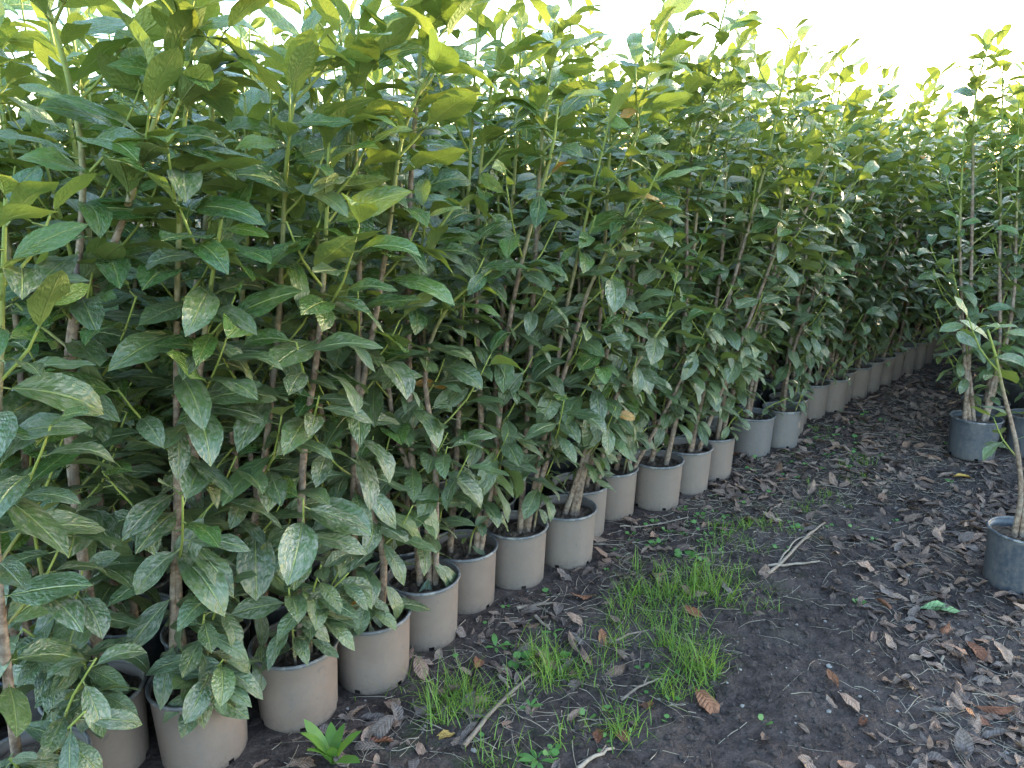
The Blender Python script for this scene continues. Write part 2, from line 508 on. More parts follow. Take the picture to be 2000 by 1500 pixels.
# ------------------------------------------------------------------ leaf meshes
def leaf_geo(width, fold, curl, twist, wave, pointy, nst=8, seed=0, petiole=0.09, cup=0.0):
    """unit-length leaf along +Y, upper face +Z; returns verts, faces, uv"""
    r = random.Random(seed)
    V, F, U = [], [], []
    us = (-1, -0.5, 0, 0.5, 1)
    ph1, ph2 = r.uniform(0, 6.28), r.uniform(0, 6.28)
    # petiole: three-sided
    pr = 0.012
    pa = math.radians(8)
    base = []
    for k in range(3):
        a = k * 2.094 + 0.5
        V.append((pr * 1.4 * math.cos(a), 0, pr * 1.4 * math.sin(a))); U.append((0.5, 0.0))
    for k in range(3):
        a = k * 2.094 + 0.5
        V.append((pr * 0.8 * math.cos(a), petiole * 1.25, pr * 0.8 * math.sin(a) - 0.010)); U.append((0.5, 0.03))
    for k in range(3):
        F.append((k, (k + 1) % 3, 3 + (k + 1) % 3, 3 + k))
    # blade centre line
    ts = [i / (nst - 1) for i in range(nst)]
    y, z, ang = petiole, 0.0, 0.0
    L = 1 - petiole
    pts = []
    for i, t in enumerate(ts):
        pts.append((y, z, ang))
        st = L / (nst - 1)
        ang = -curl * (t + 0.5 / (nst - 1)) ** 1.3 + 0.12
        y += math.cos(ang) * st; z += math.sin(ang) * st
    rows = []
    for i, t in enumerate(ts):
        yy, zz, an = pts[i]
        if i == 0 or i == nst - 1:
            rows.append([len(V)]); V.append((0, yy, zz)); U.append((0.5, t))
            continue
        tt = t ** 0.92
        w = width * 0.5 * (math.sin(math.pi * t ** 1.06) ** 0.72) * (1 - pointy * 0.28 * max(0, t - 0.7) / 0.3)
        tw = twist * (t - 0.3)
        row = []
        for u in us:
            xx = u * w
            fz = abs(u) * w * math.tan(fold * (1 - 0.35 * t)) + cup * (abs(u) ** 2) * w - 0.10 * abs(u) * abs(u) * w
            fz += wave * abs(u) ** 1.5 * math.sin(t * 10.5 + (ph1 if u > 0 else ph2)) * w * 1.1
            px = xx * math.cos(tw) - fz * math.sin(tw)
            pz = xx * math.sin(tw) + fz * math.cos(tw)
            ny_, nz_ = -math.sin(an), math.cos(an)
            row.append(len(V)); V.append((px, yy + pz * ny_, zz + pz * nz_)); U.append((u * 0.5 + 0.5, t))
        rows.append(row)
    for i in range(nst - 1):
        a, b = rows[i], rows[i + 1]
        if len(a) == 1:
            for j in range(4): F.append((a[0], b[j + 1], b[j]))
        elif len(b) == 1:
            for j in range(4): F.append((a[j], a[j + 1], b[0]))
        else:
            for j in range(4): F.append((a[j], a[j + 1], b[j + 1], b[j]))
    return V, F, U
def face_up(V, F):
    """flip blade triangles so that their normals look to +Z"""
    out = []
    for f in F:
        if max(f) < 6: out.append(f); continue
        a, b, c = Vector(V[f[0]]), Vector(V[f[1]]), Vector(V[f[2]])
        n = (b - a).cross(c - a)
        out.append(f if n.z >= 0 else tuple(reversed(f)))
    return out
LEAF_SPECS = [  # width, fold, curl, twist, wave, pointy, cup
    (0.37, 0.22, 0.55, 0.15, 0.10, 0.5, 0.00),
    (0.33, 0.30, 0.95, -0.25, 0.16, 0.6, 0.00),
    (0.43, 0.16, 0.35, 0.30, 0.12, 0.4, 0.05),
    (0.33, 0.38, 0.75, 0.05, 0.20, 0.7, 0.00),
    (0.37, 0.26, 1.30, -0.10, 0.14, 0.5, 0.05),
    (0.35, 0.20, 0.15, 0.35, 0.22, 0.6, 0.10),
    (0.46, 0.34, 1.05, 0.00, 0.10, 0.2, 0.10),
    (0.31, 0.18, 0.65, -0.40, 0.18, 0.8, 0.00),
]
LEAF_GEO = []
for i, (w, fo, cu, tw, wa, po, cp) in enumerate(LEAF_SPECS):
    V, F, U = leaf_geo(w, fo, cu, tw, wa, po, 8, i, cup=cp)
    LEAF_GEO.append((np.array(V), face_up(V, F), np.array(U)))
LEAF_MESH = [[mk_mesh('leaf', g[0], g[1], m, True, g[2]) for g in LEAF_GEO] for m in LEAF_MATS]

# ------------------------------------------------------------------ pot meshes
def lathe(profile, seg, skip=None, closed=False):
    V, F = [], []
    n = len(profile)
    for (r, z) in profile:
        for s in range(seg):
            a = 2 * math.pi * s / seg
            V.append((r * math.cos(a), r * math.sin(a), z))
    for i in range(n - 1 if not closed else n):
        j = (i + 1) % n
        for s in range(seg):
            t = (s + 1) % seg
            if skip and skip(i, s): continue
            F.append((i * seg + s, i * seg + t, j * seg + t, j * seg + s))
    return V, F
POT_R, POT_H = 0.137, 0.246
def pot_geo(rt, H, seg=40):
    rb = rt * 0.875
    pr = lambda z: rb + (rt - 0.006 - rb) * z / H
    prof = [(0.02, 0.001), (rb - 0.012, 0.0), (rb - 0.003, 0.003), (pr(0.008), 0.008), (pr(0.022), 0.022), (pr(0.035), 0.035), (pr(H * .5), H * .5), (pr(H - .018), H - .018),
            (pr(H - .004), H - .004), (pr(H) - .004, H - .003), (pr(H - .03) - .004, H - .03), (pr(H - 0.09) - .004, H - 0.09)]
    hole = lambda i, s: i == 3 and s % 8 in (0,)
    return lathe(prof, seg, hole)
def rim_geo(rt, H, seg=40):
    prof = []
    for k in range(8):
        a = 2 * math.pi * k / 8
        prof.append((rt - 0.004 + 0.0055 * math.cos(a), H - 0.002 + 0.0065 * math.sin(a)))
    V, F = lathe(prof, seg, closed=True)
    # a thin second ring under the rim
    return V, F
def soil_geo(rt, H, seed):
    r = random.Random(seed)
    seg, rings = 28, 8
    rs = rt - 0.012
    V = [(0, 0, H - 0.028)]; F = []
    for i in range(1, rings + 1):
        q = i / rings
        for s in range(seg):
            a = 2 * math.pi * s / seg
            rr = rs * q * (1 + r.uniform(-.03, .03) * (1 if i < rings else 0))
            V.append((rr * math.cos(a), rr * math.sin(a), H - 0.022 - 0.014 * q * q + r.uniform(-0.010, 0.010)))
    for s in range(seg): F.append((0, 1 + s, 1 + (s + 1) % seg))
    for i in range(rings - 1):
        for s in range(seg):
            a = 1 + i * seg + s; b_ = 1 + i * seg + (s + 1) % seg
            F.append((a, a + seg, b_ + seg, b_))
    return V, F
pv, pf = pot_geo(POT_R, POT_H)
rv, rf = rim_geo(POT_R, POT_H)
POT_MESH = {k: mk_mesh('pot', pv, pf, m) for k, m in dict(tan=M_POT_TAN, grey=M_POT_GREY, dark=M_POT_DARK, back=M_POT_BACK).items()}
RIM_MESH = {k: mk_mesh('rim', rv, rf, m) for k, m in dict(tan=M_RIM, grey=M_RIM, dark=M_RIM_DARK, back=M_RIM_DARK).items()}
SOIL_MESH = [mk_mesh('soil', *soil_geo(POT_R, POT_H, s), M_POTSOIL, smooth=False) for s in range(5)]

# ------------------------------------------------------------------ plant generator
def catmull(pts, n):
    P = [pts[0] * 2 - pts[1]] + pts + [pts[-1] * 2 - pts[-2]]
    out = []
    segs = len(pts) - 1
    for k in range(n + 1):
        q = k / n * segs
        i = min(int(q), segs - 1); t = q - i
        a, b, c, d = P[i], P[i + 1], P[i + 2], P[i + 3]
        out.append(0.5 * ((2 * b) + (c - a) * t + (2 * a - 5 * b + 4 * c - d) * t * t + (3 * b - a - 3 * c + d) * t ** 3))
    return out
def tube(V, F, A, path, r0, r1, sides, age0, age1):
    base = len(V)
    n = len(path)
    ref = Vector((0.3, 0.9, 0.1))
    for i, p in enumerate(path):
        t = (path[min(i + 1, n - 1)] - path[max(i - 1, 0)]).normalized()
        a = t.cross(ref).normalized(); b = t.cross(a)
        q = i / (n - 1)
        r = r0 + (r1 - r0) * q
        for s in range(sides):
            th = 2 * math.pi * s / sides
            V.append(p + a * (r * math.cos(th)) + b * (r * math.sin(th)))
            A.append(age0 + (age1 - age0) * q)
    for i in range(n - 1):
        for s in range(sides):
            t = (s + 1) % sides
            F.append((base + i * sides + s, base + i * sides + t, base + (i + 1) * sides + t, base + (i + 1) * sides + s))
    V.append(path[-1]); A.append(age1)
    for s in range(sides):
        F.append((base + (n - 1) * sides + s, base + (n - 1) * sides + (s + 1) % sides, len(V) - 1))

def leaf_frame(d, nrm):
    y = d.normalized()
    z = (nrm - y * nrm.dot(y))
    if z.length < 1e-4: z = Vector((0, 0, 1)) - y * y.z
    z.normalize()
    x = y.cross(z)
    return Matrix((x, y, z)).transposed()

def add_leaves(r, path, leaves, n, s0, Hplant, lean_out, bias, size, lateral, bare, droop=0.0):
    """leaves along a shoot; the plant's own height decides age and droop"""
    m = len(path) - 1
    az = r.uniform(0, 6.28)
    for k in range(n):
        s = s0 + (1 - s0) * (k + r.uniform(-0.3, 0.3)) / max(1, n - 1)
        s = min(max(s, s0), 1.0)
        az += 2.4 + r.gauss(0, 0.25)
        q = s * m; i = min(int(q), m - 1); t = q - i
        p = path[i].lerp(path[i + 1], t)
        tg = (path[i + 1] - path[i]).normalized()
        if p.z < bare: continue
        g = min(1.0, max(0.0, (p.z - 0.2) / max(0.6, Hplant - 0.2)))
        h = Vector((math.cos(az), math.sin(az), 0)) + lean_out * bias
        h.z = 0
        if h.length < 0.15: h = lean_out.copy()
        h.normalize()
        tip = max(0.0, (s - 0.72) / 0.28)
        el = -38 + 52 * g ** 0.8 + (38 * tip ** 1.4) * (0.35 + 0.65 * g) + r.gauss(0, 15)
        if lateral: el += 2
        el -= droop * (1 - 0.6 * g)
        el = max(-72, min(76, el))
        d = h * math.cos(R(el)) + Vector((0, 0, math.sin(R(el)))) + tg * (0.25 if lateral else 0.12)
        d.normalize()
        nr = Vector((0, 0, 1)) * 1.0 + h * (0.75 if el < 25 else -0.1) + lean_out * 0.35 + Vector((r.gauss(0, .28), r.gauss(0, .28), 0))
        if el > 35: nr = -h * 0.9 + Vector((0, 0, 0.8)) + Vector((r.gauss(0, .25), r.gauss(0, .25), 0))
        ln = size * (0.78 + 0.44 * r.random()) * (1 - 0.42 * max(0, (s - 0.86) / 0.14) * r.random())
        if p.z < 0.55: ln *= 0.82
        # material by age: fresh growth at the tips high up, dusty old leaves low down
        y = g + 0.30 * tip + r.gauss(0, 0.13)
        mat = 2 if y > 0.98 else (1 if y > 0.60 else 0)
        if r.random() < 0.003: mat = 3; ln *= 0.7
        var = r.choice((0, 1, 2, 3, 4, 5, 6, 7)) if tip < 0.6 else r.choice((0, 2, 3, 6, 6, 4))
        leaves.append((p + d * 0.002, leaf_frame(d, nr), ln, var, mat))

def gen_plant(r, H, stems=None, lean=Vector((0, 0, 0)), bias=0.4, dens=1.0, size=0.165, bare=0.27, nstem=None, droop=0.0):
    """returns list of (verts, faces, ages, leaves) per stem, coordinates local to the pot's base"""
    out = []
    if stems is None:
        stems = []
        n = nstem or r.choice((2, 3, 3))
        for k in range(n):
            a = r.uniform(0, 6.28)
            b0 = Vector((math.cos(a), math.sin(a), 0)) * r.uniform(0.02, 0.06) + Vector((0, 0, POT_H - 0.05))
            h = H * (1 if k == 0 else r.uniform(0.72, 0.98))
            sp = Vector((math.cos(a), math.sin(a), 0)) * r.uniform(0.02, 0.16)
            pts = []
            for j in range(5):
                q = j / 4
                w = Vector((r.gauss(0, .018), r.gauss(0, .018), 0)) if 0 < j < 4 else Vector()
                pts.append(b0 + (lean * h + sp) * q + Vector((0, 0, (h - POT_H + 0.05) * q)) + w)
            stems.append(pts)
    lo = Vector((ROW_N.x, ROW_N.y, 0)) if lean.length < 1e-6 else Vector((lean.x, lean.y, 0)).normalized()
    for pts in stems:
        V, F, A, Lv = [], [], [], []
        top = pts[-1].z
        path = catmull(pts, max(8, int(top / 0.09)))
        tube(V, F, A, path, 0.0140 * (0.7 + 0.14 * top), 0.0036, 7, 1.0, 0.12)
        nl = int((top - 0.25) / 0.056 * dens)
        add_leaves(r, path, Lv, nl, 0.05, H, lo, bias, size, False, bare, droop)
        nlat = int((top - 0.4) / 0.21 * dens * r.uniform(0.85, 1.15))
        m = len(path) - 1
        for k in range(nlat):
            s = 0.13 + 0.80 * (k + r.uniform(0, 0.8)) / max(1, nlat)
            if s > 0.95: continue
            q = s * m; i = int(q)
            p = path[i].lerp(path[i + 1], q - i)
            a = r.uniform(0, 6.28)
            h = Vector((math.cos(a), math.sin(a), 0)) + lo * bias * 1.1
            h.normalize()
            ll = r.uniform(0.16, 0.42) * (1.1 - 0.5 * s)
            d0 = (h * 0.75 + Vector((0, 0, 0.75))).normalized()
            e = p + d0 * ll * 0.5
            f = e + (d0 * 0.55 + Vector((0, 0, 0.5)) + h * 0.1).normalized() * ll * 0.5
            lp = catmull([p, e, f], 4)
            tube(V, F, A, lp, 0.0042, 0.0024, 5, 0.42 if s < .6 else 0.3, 0.0)
            add_leaves(r, lp, Lv, max(4, int(ll / 0.045)), 0.25, H, (h + lo * 0.4).normalized(), 0.35, size * 0.9, True, bare * 0.85, droop)
        out.append((V, F, A, Lv))
    return out

def add_pot(root, kind, k, scale=1.0):
    p = mk_obj('pot', POT_MESH[kind], root)
    rm = mk_obj('rim', RIM_MESH[kind], p)
    so = mk_obj('soil', SOIL_MESH[k % 5], root)
    for o in (p, so):
        o.scale = (scale, scale, 1)
        o.rotation_euler.z = k * 0.61
    return p
N_LEAF = 0
def join_leaves(Lv):
    vs_, fs_, us_, mi = [], [], [], []
    nb = 0
    for (p, m3, ln, var, mat) in Lv:
        g = LEAF_GEO[var]
        vs_.append(g[0] @ np.array(m3).T * ln + np.array(p))
        fs_ += [tuple(i + nb for i in q) for q in g[1]]
        us_.append(g[2])
        mi += [mat] * len(g[1])
        nb += len(g[0])
    fol = mk_mesh('foliage', np.concatenate(vs_), fs_, None, True, np.concatenate(us_))
    for m in LEAF_MATS: fol.materials.append(m)
    fol.polygons.foreach_set('material_index', mi)
    return fol
def plant_individual(loc, kind, k, data, label, group=None, scale=1.0):
    global N_LEAF
    root = empty('potted_laurel', loc)
    tag(root, label, 'potted plant', group)
    add_pot(root, kind, k, scale)
    cnt = 0
    rest = []
    for V, F, A, Lv in data:
        st = mk_obj('stem', mk_mesh('stem', V, F, M_BARK, True, None, {'age': A}), root)
        for (p, m3, ln, var, mat) in Lv:
            cnt += 1
            if cnt > 300:
                rest.append((p, m3, ln, var, mat)); continue
            o = bpy.data.objects.new('leaf', LEAF_MESH[mat][var])
            o.rotation_mode = 'QUATERNION'
            o.location = p
            o.rotation_quaternion = m3.to_quaternion()
            o.scale = (ln, ln, ln)
            o.parent = st
            C.objects.link(o)
            N_LEAF += 1
    if rest:
        f = mk_obj('foliage', join_leaves(rest), root)
        f['kind'] = 'stuff'
    return root
def joined_meshes(data):
    """stem mesh and one foliage mesh for plants deep in the block"""
    V, F, A, Lall = [], [], [], []
    for v, f, a, Lv in data:
        b0 = len(V)
        V += v; A += a; F += [tuple(i + b0 for i in q) for q in f]
        Lall += Lv
    return mk_mesh('stem', V, F, M_BARK, True, None, {'age': A}), join_leaves(Lall)
def plant_joined(loc, kind, k, meshes, label, group, rotz=0.0, zs=1.0):
    root = empty('potted_laurel', loc)
    tag(root, label, 'potted plant', group)
    add_pot(root, kind, k)
    s = mk_obj('stem', meshes[0], root)
    f = mk_obj('foliage', meshes[1], root)
    f['kind'] = 'stuff'
    for o in (s, f):
        o.rotation_euler.z = rotz
        o.scale = (1, 1, zs)
    return root

def ordinal(n):
    return ('first second third fourth fifth sixth seventh eighth ninth tenth eleventh twelfth thirteenth fourteenth fifteenth sixteenth '
            'seventeenth eighteenth nineteenth twentieth').split()[n - 1]

# ------------------------------------------------------------------ the front row
FRONT = {-1: (-1.20, 1.60), 0: (-1.19, 1.885), 1: (-0.915, 1.934), 2: (-0.681, 2.11), 3: (-0.504, 2.304), 4: (-0.337, 2.528), 5: (-0.164, 2.77), 6: (0.015, 2.966), 7: (0.209, 3.189),
         8: (0.351, 3.363), 9: (0.559, 3.578), 10: (0.75, 3.734), 11: (0.96, 3.949), 12: (1.126, 4.136), 13: (1.479, 4.521), 14: (1.634, 4.672),
         15: (1.791, 4.851), 16: (1.938, 5.042), 17: (2.101, 5.225), 18: (2.287, 5.402), 19: (2.451, 5.594), 20: (2.634, 5.764), 21: (2.825, 5.955)}
for k in range(22, 38):
    a = FRONT[k - 1]
    FRONT[k] = (a[0] + 0.272 * 0.70 + 0.01 * math.sin(k * 2.1), a[1] + 0.272 * 0.714 + 0.01 * math.cos(k * 1.7))
# push overlapping pots apart
ks = sorted(FRONT)
pos = {k: Vector(FRONT[k]) for k in ks}
scl = {k: (1.0 if k < 13 else (1.02 if k == 13 else 0.90)) for k in ks}
for it in range(200):
    for a in ks:
        for b in ks:
            if b <= a or b - a > 3: continue
            dd = pos[b] - pos[a]
            need = (scl[a] + scl[b]) * (POT_R + 0.0025)
            if dd.length < need:
                sh = dd.normalized() * (need - dd.length) * 0.5
                if a not in (2, 6, 10, 13): pos[a] = pos[a] - sh
                if b not in (2, 6, 10, 13): pos[b] = pos[b] + sh
# stems read off the photograph (pixels, base to top)
STEMS = {
    -1: [[(20, 1440), (-10, 1050), (0, 700), (10, 380)]],
    0: [[(205, 1330), (150, 1000), (130, 750), (150, 540), (160, 300), (110, 60), (60, -60)], [(200, 1330), (150, 1000), (145, 620), (210, 500), (270, 330), (330, 130), (350, -30)],
        [(115, 1390), (95, 1200), (60, 1000)]],
    1: [[(320, 1240), (345, 1000), (385, 750), (410, 560), (432, 420)], [(370, 1290), (350, 1200), (345, 900), (345, 600), (355, 300), (375, 80)]],
    2: [[(583, 1240), (590, 920), (622, 660), (636, 450), (642, 265)], [(470, 1210), (490, 1100), (520, 860), (545, 600), (560, 300), (590, 90)]],
    3: [[(740, 1180), (746, 1060), (690, 890), (735, 600), (762, 420), (790, 240), (870, 70)], [(700, 1180), (690, 980), (700, 700), (700, 420), (690, 200), (700, 40)]],
    4: [[(838, 1130), (830, 1000), (768, 820), (760, 620), (830, 480), (885, 400)], [(850, 1125), (850, 900), (830, 720), (870, 600), (960, 520)], [(820, 1120), (800, 800), (800, 400), (820, 100), (830, -20)]],
    5: [[(935, 1055), (965, 900), (990, 660), (1020, 500), (1075, 300), (1090, 200)], [(930, 1050), (940, 850), (930, 600), (940, 300), (985, 30)]],
    6: [[(1028, 1020), (1062, 850), (1110, 700), (1150, 560), (1210, 440), (1235, 380)], [(1015, 1015), (1030, 800), (1045, 500), (1060, 240), (1090, 40)]],
    7: [[(1100, 975), (1145, 870), (1165, 700), (1180, 500), (1190, 300), (1200, 180)], [(1115, 970), (1150, 880), (1210, 760), (1290, 640), (1330, 590)]],
    8: [[(1165, 950), (1185, 840), (1215, 700), (1240, 500), (1250, 300), (1240, 120)]],
    9: [[(1230, 920), (1235, 800), (1250, 620), (1280, 420), (1290, 200), (1290, 30)], [(1240, 925), (1300, 800), (1360, 680), (1400, 600)]],
    10: [[(1300, 895), (1330, 760), (1340, 560), (1345, 350), (1380, 160), (1425, -20)]],
    11: [[(1362, 872), (1405, 770), (1480, 580), (1540, 420), (1580, 300)], [(1350, 872), (1380, 700), (1410, 500), (1420, 280), (1440, 90)]],
    12: [[(1408, 845), (1440, 740), (1505, 570), (1590, 370), (1640, 250), (1660, 190)], [(1400, 845), (1430, 680), (1450, 450), (1480, 200)]],
}
HEIGHT = lambda k: 2.12 + 0.20 * min(1, max(0, (k - 2) / 6.0)) - 0.22 * min(1, max(0, (k - 11) / 6.0))
def px_stems(k, base):
    res = []
    for poly in STEMS[k]:
        P0 = at_depth(poly[0][0], poly[0][1], base.y)
        pts = []
        z0 = POT_H - 0.055
        for j, (px, py) in enumerate(poly):
            q = at_depth(px, py, base.y - 0.02)
            q = at_depth(px, py, base.y - 0.02 - 0.05 * max(0, q.z - 0.3))
            pts.append(q - base)
        b = pts[0].copy()
        b.z = z0
        lim = 0.09
        hb = Vector((b.x, b.y, 0))
        if hb.length > lim: hb = hb.normalized() * lim
        pts[0] = Vector((hb.x, hb.y, z0))
        pts = [pts[0]] + [p for p in pts[1:] if p.z > z0 + 0.08]
        res.append(pts)
    return res
OCC = []
for k in ks:
    loc = Vector((pos[k].x, pos[k].y, 0))
    loc.z = gz(loc.x, loc.y) - 0.006
    OCC.append(loc)
    r = random.Random(100 + k)
    lean = ROW_N * r.uniform(0.06, 0.15) + ROW_DIR * r.uniform(0.02, 0.08)
    H = HEIGHT(k) + r.uniform(-0.18, 0.22)
    near = k <= 4
    kw = dict(bias=0.65, dens=1.25 if k < 5 else (1.1 if k < 13 else 1.0), size=0.205 if k < 4 else (0.19 if k < 9 else 0.178), bare=0.20 if near else 0.40, droop=0 if near else 9)
    if k in STEMS:
        base = Vector((loc.x, loc.y, 0))
        data = gen_plant(r, 2.2 if k < 6 else 2.4, px_stems(k, base), lean=lean, **kw)
        if k >= 5:
            data += gen_plant(r, H * 0.9, None, lean=lean, nstem=1, **kw)
    else:
        data = gen_plant(r, H, None, lean=lean, **kw)
    for q in range(5 if k < 1 else (4 if k < 3 else r.choice((0, 1, 1)))):
        a = math.atan2(ROW_N.y, ROW_N.x) + r.gauss(0, 0.8)
        h = Vector((math.cos(a), math.sin(a), 0))
        z0 = POT_H - 0.05
        hh = r.uniform(0.16, 0.42)
        b0 = h * r.uniform(0.03, 0.08) + Vector((0, 0, z0))
        spts = [b0, b0 + h * 0.03 + Vector((0, 0, hh * 0.55)), b0 + h * r.uniform(0.06, 0.16) + Vector((0, 0, hh))]
        V, F, A, Lv = [], [], [], []
        path = catmull(spts, 6)
        tube(V, F, A, path, 0.005, 0.0025, 6, 0.55, 0.05)
        add_leaves(r, path, Lv, r.randint(7, 11), 0.25, 2.2, h, 0.5, 0.165 if k < 3 else 0.12, True, 0.2)
        data.append((V, F, A, Lv))
    kind = 'tan' if k not in (13, 14) else 'grey'
    if k == 13: lab = 'bushy laurel in the slate grey pot set slightly forward in the front row'
    elif k < 13: lab = 'laurel in dusty tan pot, %s before the slate grey pot in its row' % ordinal(13 - k)
    elif k - 13 <= 20: lab = 'laurel in %s pot, %s after the slate grey pot in its row' % ('dusty grey' if k == 14 else 'dusty tan', ordinal(k - 13))
    else: lab = 'leafy laurel in dusty tan pot at the far shaded end of the front row'
    plant_individual(loc, kind, k, data, lab, 'laurels in the front row along the lane', scl[k])

# ------------------------------------------------------------------ rows behind
protos = []
for s in range(7):
    r = random.Random(900 + s)
    protos.append(joined_meshes(gen_plant(r, 2.40 + 0.05 * s, None, lean=Vector((0.0, 0.0, 0)), bias=0.0, dens=0.95, size=0.17, bare=0.3)))
def seen(p, margin=3.0):
    a = math.degrees(math.atan2(p.x, p.y))
    return -36 - margin < a < 36 + margin and p.y > 1.2
for row in range(1, 9):
    for i in range(-8, 40):
        r = random.Random(row * 1000 + i)
        t = (i + 0.5 * (row % 2)) * 0.272
        p = ROW_O - ROW_N * (0.245 * row) + ROW_DIR * t + Vector((r.gauss(0, .012), r.gauss(0, .012), 0))
        if row == 1 and i < 2: p = p - ROW_N * 0.05
        if row == 1 and 10 <= i <= 12: p = p + Vector((0, 0, 0))
        if not seen(p, 6.0 if row < 3 else 3.0): continue
        if any((Vector((q.x, q.y, 0)) - Vector((p.x, p.y, 0))).length < 0.265 for q in OCC):
            p = p - ROW_N * 0.06
            if any((Vector((q.x, q.y, 0)) - Vector((p.x, p.y, 0))).length < 0.262 for q in OCC): continue
        p.z = gz(p.x, p.y) - 0.006
        OCC.append(p.copy())
        far = max(0, min(1, (i - 2) / 10.0))
        H = 2.08 + 0.14 * far * (1 - 0.8 * max(0, min(1, (i - 11) / 6.0))) + r.uniform(-0.16, 0.24)
        lean = ROW_N * r.uniform(-0.01, 0.09) + ROW_DIR * r.uniform(-0.02, 0.06)
        if row == 1:
            data = gen_plant(r, H, None, lean=lean, bias=0.3, dens=0.9, size=0.17, bare=0.30)
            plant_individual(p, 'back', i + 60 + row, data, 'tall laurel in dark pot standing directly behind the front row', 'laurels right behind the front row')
        else:
            zs = H / 2.5
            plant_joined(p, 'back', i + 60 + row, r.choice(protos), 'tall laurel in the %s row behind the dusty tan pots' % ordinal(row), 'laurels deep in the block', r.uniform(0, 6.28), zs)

# ------------------------------------------------------------------ across the lane
def right_plant(loc, kind, k, H, lab, group, seed, stems=None, scale=1.0, **kw):
    r = random.Random(seed)
    loc = Vector((loc[0], loc[1], gz(*loc[:2]) - 0.006))
    OCC.append(loc)
    d = dict(bias=0.3, dens=1.1, size=0.165, bare=0.36)
    d.update(kw)
    if stems: stems = stems(Vector((loc.x, loc.y, 0)))
    data = gen_plant(r, H, stems, lean=-ROW_N * 0.02 + Vector((0.01, 0, 0)), **d)
    return plant_individual(loc, kind, k, data, lab, group, scale)
def stems_from(polys):
    def f(base):
        res = []
        for poly in polys:
            pts = [at_depth(px, py, base.y - 0.01) - base for px, py in poly]
            pts[0].z = POT_H - 0.05
            pts[0].y = 0
            res.append(pts)
        return res
    return f
R1 = (2.80, 4.42)
right_plant(R1, 'dark', 3, 2.3, 'tall sparse laurel in blue grey pot at the front corner across the lane', 'laurels across the lane', 501,
            stems_from([[(1890, 800), (1893, 690), (1897, 520), (1900, 340), (1905, 190), (1930, 90)], [(1925, 800), (1950, 690), (1952, 520), (1955, 330), (1960, 80)],
                        [(1910, 800), (1890, 700), (1868, 590), (1860, 500)], [(1900, 805), (1880, 640), (1875, 430), (1885, 240)], [(1930, 805), (1975, 620), (1985, 420), (1990, 200)]]), scale=1.04, dens=1.15)
right_plant((3.155, 4.43), 'dark', 8, 2.25, 'laurel in blue grey pot beside the front corner pot across the lane', 'laurels across the lane', 502, scale=1.0)
right_plant((3.03, 4.72), 'back', 9, 2.3, 'laurel in black pot just behind the front corner pot across the lane', 'laurels across the lane', 503)
right_plant((2.115, 2.90), 'dark', 5, 1.25, 'young sparse laurel in dark blue pot standing alone in the lane', None, 504,
            stems_from([[(1985, 1040), (1995, 960), (1985, 860), (1960, 760), (1945, 690), (1930, 640)], [(2000, 1045), (2010, 900), (2030, 760), (2040, 640)]]), dens=0.62, size=0.15, bare=0.5)
for j in range(0, 20):
    for i in range(0, 8):
        if j < 1 and i < 2: continue
        r = random.Random(7000 + j * 40 + i)
        p = Vector((2.80, 4.42, 0)) + Vector((0.31, 0.02, 0)) * i + Vector((0.700, 0.714, 0)) * 0.29 * j + Vector((r.gauss(0, .015), r.gauss(0, .015), 0))
        if any((Vector((q.x, q.y)) - Vector((p.x, p.y))).length < 0.272 for q in OCC): continue
        p.z = gz(p.x, p.y) - 0.006
        OCC.append(p.copy())
        H = 2.12 + r.uniform(-0.12, 0.2)
        if i == 0 and j < 5 or (j < 2 and i < 3):
            data = gen_plant(r, H, None, lean=-ROW_N * r.uniform(0.03, 0.12), bias=0.4, dens=1.0, size=0.17, bare=0.33)
            plant_individual(p, 'back', j * 6 + i, data, 'tall laurel along the lane edge of the block behind the blue grey corner pot', 'laurels along the far lane edge')
        else:
            plant_joined(p, 'back', j * 6 + i, r.choice(protos), 'tall laurel inside the block across the lane', 'laurels inside the block across the lane', r.uniform(0, 6.28), H / 2.5)
for j in range(9):  # rows added across the lane end to darken it and stop low sun
    for i in range(6):
        r = random.Random(8100 + j * 10 + i)
        a = Vector((pos[29].x, pos[29].y, 0)); b = a + ROW_N * 1.25
        p = a.lerp(b, (i + 0.6) / 5.2) + ROW_DIR * (0.30 * j) + Vector((r.gauss(0, .015), r.gauss(0, .015), 0))
        if any((Vector((q.x, q.y)) - Vector((p.x, p.y))).length < 0.268 for q in OCC): continue
        p.z = gz(p.x, p.y) - 0.006
        OCC.append(p.copy())
        plant_joined(p, 'back', j * 6 + i, r.choice(protos), 'tall laurel added across the far lane end to block low sun', 'added sun-blocking laurels at the end of the lane', r.uniform(0, 6.28), 0.98)
print('leaf objects', N_LEAF, 'pots', len(OCC))

